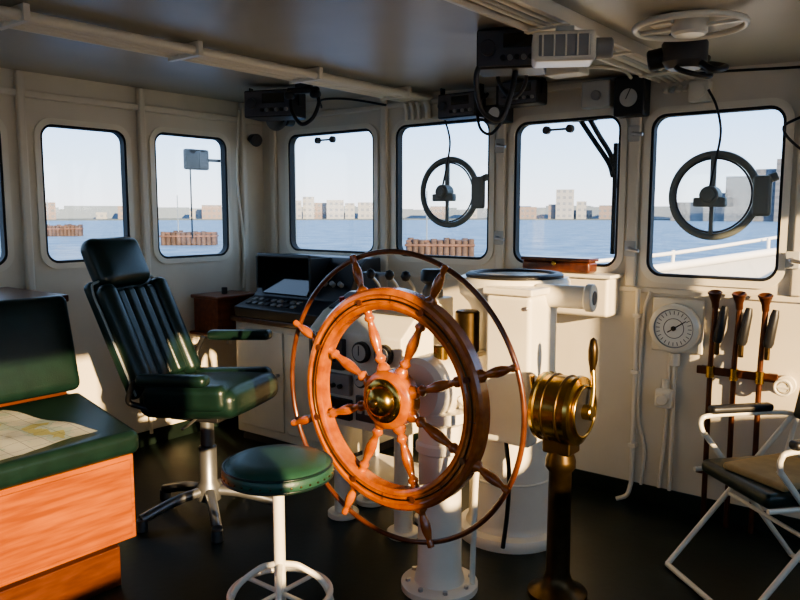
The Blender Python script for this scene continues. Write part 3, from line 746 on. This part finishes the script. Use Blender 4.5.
tube(s, 'wire', [(-.05, .10, 2.26), (.1, -.05, 2.28), (.30, -.02, 2.27), (.55, .06, 2.22)], .007, BLACK)

# ------------------------------------------------------------------ exterior
def polar(bearing, dist):
    a = math.radians(bearing); return (-dist * math.sin(a), dist * math.cos(a))
bm = bmesh.new()
vs = [bm.verts.new(p) for p in ((-3000, -3000, 0), (3000, -3000, 0), (3000, 3000, 0), (-3000, 3000, 0))]; bm.faces.new(vs)
o = finish(bm, 'harbour_water', None, WATER); o.location = (0, 0, -2.5)
city_e = obj('far_shore_city', (0, 0, -2.0))
def box_into(bm, cx, cy, z0, z1, wx, wy, rz):
    r_ = bmesh.ops.create_cube(bm, size=1)
    T = Matrix.Translation((cx, cy, (z0 + z1) / 2 + 2.0)) @ Matrix.Rotation(rz, 4, 'Z') @ Matrix.Diagonal((wx, wy, z1 - z0, 1))
    bmesh.ops.transform(bm, matrix=T, verts=r_['verts'])
def city(name, items, mat, depth=18):
    bm = bmesh.new()
    for be, dist, wd, top in items:
        x, y = polar(be, dist); box_into(bm, x, y, -2.5, top, wd, depth, math.radians(be))
    finish(bm, name, city_e, mat)
items = []; be = -60
while be < 120:
    items.append((be, 450, random.uniform(8, 30), random.uniform(2.5, 5.2))); be += random.uniform(.6, 1.6)
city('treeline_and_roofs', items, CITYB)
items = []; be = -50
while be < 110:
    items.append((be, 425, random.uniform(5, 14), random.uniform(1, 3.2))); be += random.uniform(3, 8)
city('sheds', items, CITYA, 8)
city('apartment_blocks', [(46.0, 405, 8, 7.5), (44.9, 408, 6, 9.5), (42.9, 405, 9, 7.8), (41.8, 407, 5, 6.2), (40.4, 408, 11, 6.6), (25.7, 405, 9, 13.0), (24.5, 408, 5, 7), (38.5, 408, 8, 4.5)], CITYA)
city('brick_blocks', [(44.0, 411, 8, 6.4), (28.6, 412, 12, 4.2), (26.6, 408, 4, 5.5), (63, 412, 7, 6.2), (57.5, 415, 14, 4.6), (52, 415, 10, 5.2), (22.6, 412, 9, 5), (35, 412, 10, 4.6)], CITYD)
city('waterfront_warehouses', [(13.8, 370, 12, 17), (12.2, 373, 9, 20), (10.7, 370, 12, 24), (17.2, 380, 14, 6), (15.4, 375, 9, 10), (9, 372, 14, 20), (6, 372, 24, 20), (2, 372, 28, 18)], CITYC)
bm = bmesh.new()
N = 90; inner = [bm.verts.new((*polar(-60 + 2 * i, 395), 0)) for i in range(N + 1)]; outer = [bm.verts.new((*polar(-60 + 2 * i, 2500), 1.0)) for i in range(N + 1)]
low = [bm.verts.new((*polar(-60 + 2 * i, 395), -1)) for i in range(N + 1)]
for i in range(N):
    bm.faces.new((inner[i], inner[i + 1], outer[i + 1], outer[i])); bm.faces.new((low[i], low[i + 1], inner[i + 1], inner[i]))
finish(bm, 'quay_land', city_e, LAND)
def dolphin(loc, L, H, rz):
    s = obj('mooring_dolphin', (loc[0], loc[1], -2.5), rz)
    n = int(L / .55)
    for i in range(n):
        for j in (-1, 1):
            cyl(s, 'pile_%d_%d' % (i, j + 1), (-L / 2 + .3 + i * L / n, j * .9, -1), (-L / 2 + .3 + i * L / n, j * .9, H * random.uniform(.85, 1.12)), .3, RUST, n=12)
    bx(s, 'core', (-L / 2 + .1, -.85, -.5), (L / 2 - .1, .85, H * .85), RUST, .03)
    bx(s, 'cap', (-L / 2, -.8, H * .85), (L / 2, .8, H), RUST2, .05)
    bx(s, 'waling', (-L / 2 - .1, -1.25, H * .62), (L / 2 + .1, 1.25, H * .76), RUST2, .05)
    cyl(s, 'marker_pole', (-L * .2, 0, H * .9), (-L * .2, 0, H + 4.5), .06, CITYB, n=10)
    return s
dolphin((-77.8, 57.3), 6.6, 1.6, 45)
dolphin((-123.6, 64.6), 7.5, 1.8, 55)
dolphin((-39.9, 57.1), 6.2, 1.5, 33)
s = obj('ship_foredeck')
slab(s, 'deck', [(-4.75, -3), (-4.75, 4.2), (-4.2, 6.0), (-2.9, 8.0), (-1.42, 11), (.1, 8.0), (1.4, 6.0), (2.5, 4.2), (2.5, -3)], -.30, -.10, DECK, .02)
def bulwark(nm, pts, th=.05):
    bm = bmesh.new()
    rows = [[bm.verts.new((x, y, -1.5)), bm.verts.new((x, y, z))] for x, y, z in pts]
    for a, c2 in zip(rows, rows[1:]): bm.faces.new((a[0], c2[0], c2[1], a[1]))
    bmesh.ops.solidify(bm, geom=bm.faces[:], thickness=th)
    finish(bm, nm, s, HULL)
    tube(s, nm + '_rail', [(x, y, z) for x, y, z in pts], .045, HULL)
bulwark('bulwark_port', [(-4.75, 4.2, .50), (-4.0, 6.0, .75), (-2.6, 8.0, .98), (-1.42, 11, 1.18)])
bulwark('bulwark_starboard', [(2.5, 4.2, .50), (1.4, 6.0, .75), (-.2, 8.0, .98), (-1.42, 11, 1.18)])
tube(s, 'bow_rail', [(-3.4, 6.9, 1.02), (-2.6, 8.0, 1.12), (-1.42, 11, 1.32), (-.2, 8, 1.12)], .02, HULL)
for i, q in enumerate(((-3.4, 6.9, .85), (-2.6, 8.0, .95), (-2.0, 9.5, 1.05))):
    cyl(s, 'stanchion_%d' % i, q, (q[0], q[1], q[2] + .2), .02, HULL)
cyl(s, 'windlass_drum', (-2.0, 7.2, .15), (-1.0, 7.2, .15), .2, GREY)
bx(s, 'windlass_bed', (-2.1, 7.0, -.1), (-.9, 7.4, .1), GREY)
s = obj('outside_mirror', (-4.96, 3.74, 1.96))
box(s, 'mirror_back', (0, 0, 0), (.05, .22, .16), BLACK, .015)
box(s, 'mirror_face', (.027, .05, 0), (.006, .08, .12), DGREY, .01)
tube(s, 'arm', [(0, .08, 0), (.2, .20, -.01), (.565, .22, -.01)], .012, BLACK)
cyl(s, 'whip', (0, -.06, -.08), (0, -.06, -.62), .006, BLACK)

# ------------------------------------------------------------------ world + sun
wd = bpy.data.worlds.new('hazy_sky'); scene.world = wd; wd.use_nodes = True
nt = wd.node_tree; bg = nt.nodes['Background']
tc = nt.nodes.new('ShaderNodeTexCoord'); sx = nt.nodes.new('ShaderNodeSeparateXYZ'); rp = nt.nodes.new('ShaderNodeValToRGB')
nt.links.new(tc.outputs['Generated'], sx.inputs[0]); nt.links.new(sx.outputs['Z'], rp.inputs[0])
cr = rp.color_ramp
cr.elements[0].position = 0; cr.elements[0].color = (.80, .77, .80, 1)
cr.elements[1].position = 1; cr.elements[1].color = (.35, .46, .70, 1)
e0 = cr.elements.new(.04); e0.color = (.66, .74, .86, 1)
e1 = cr.elements.new(.13); e1.color = (.36, .58, .92, 1)
e2 = cr.elements.new(.4); e2.color = (.40, .54, .80, 1)
nt.links.new(rp.outputs[0], bg.inputs[0]); bg.inputs[1].default_value = 3.3

sd = bpy.data.lights.new('low_sun', 'SUN'); sd.energy = 18; sd.color = (1, .68, .37); sd.angle = math.radians(.6)
so = bpy.data.objects.new('low_sun', sd); C.objects.link(so)
so.rotation_euler = Vector((-1, .46, -.24)).to_track_quat('-Z', 'Y').to_euler()
so.location = (10, -3, 5)

# ------------------------------------------------------------------ camera
cd = bpy.data.cameras.new('camera'); cd.lens = 33.75; cd.sensor_width = 36; cd.clip_end = 6000; cd.clip_start = .05
co = bpy.data.objects.new('camera', cd); C.objects.link(co)
co.location = (0, 0, 1.55); co.rotation_euler = (math.radians(83.31), 0, math.radians(38))
scene.camera = co
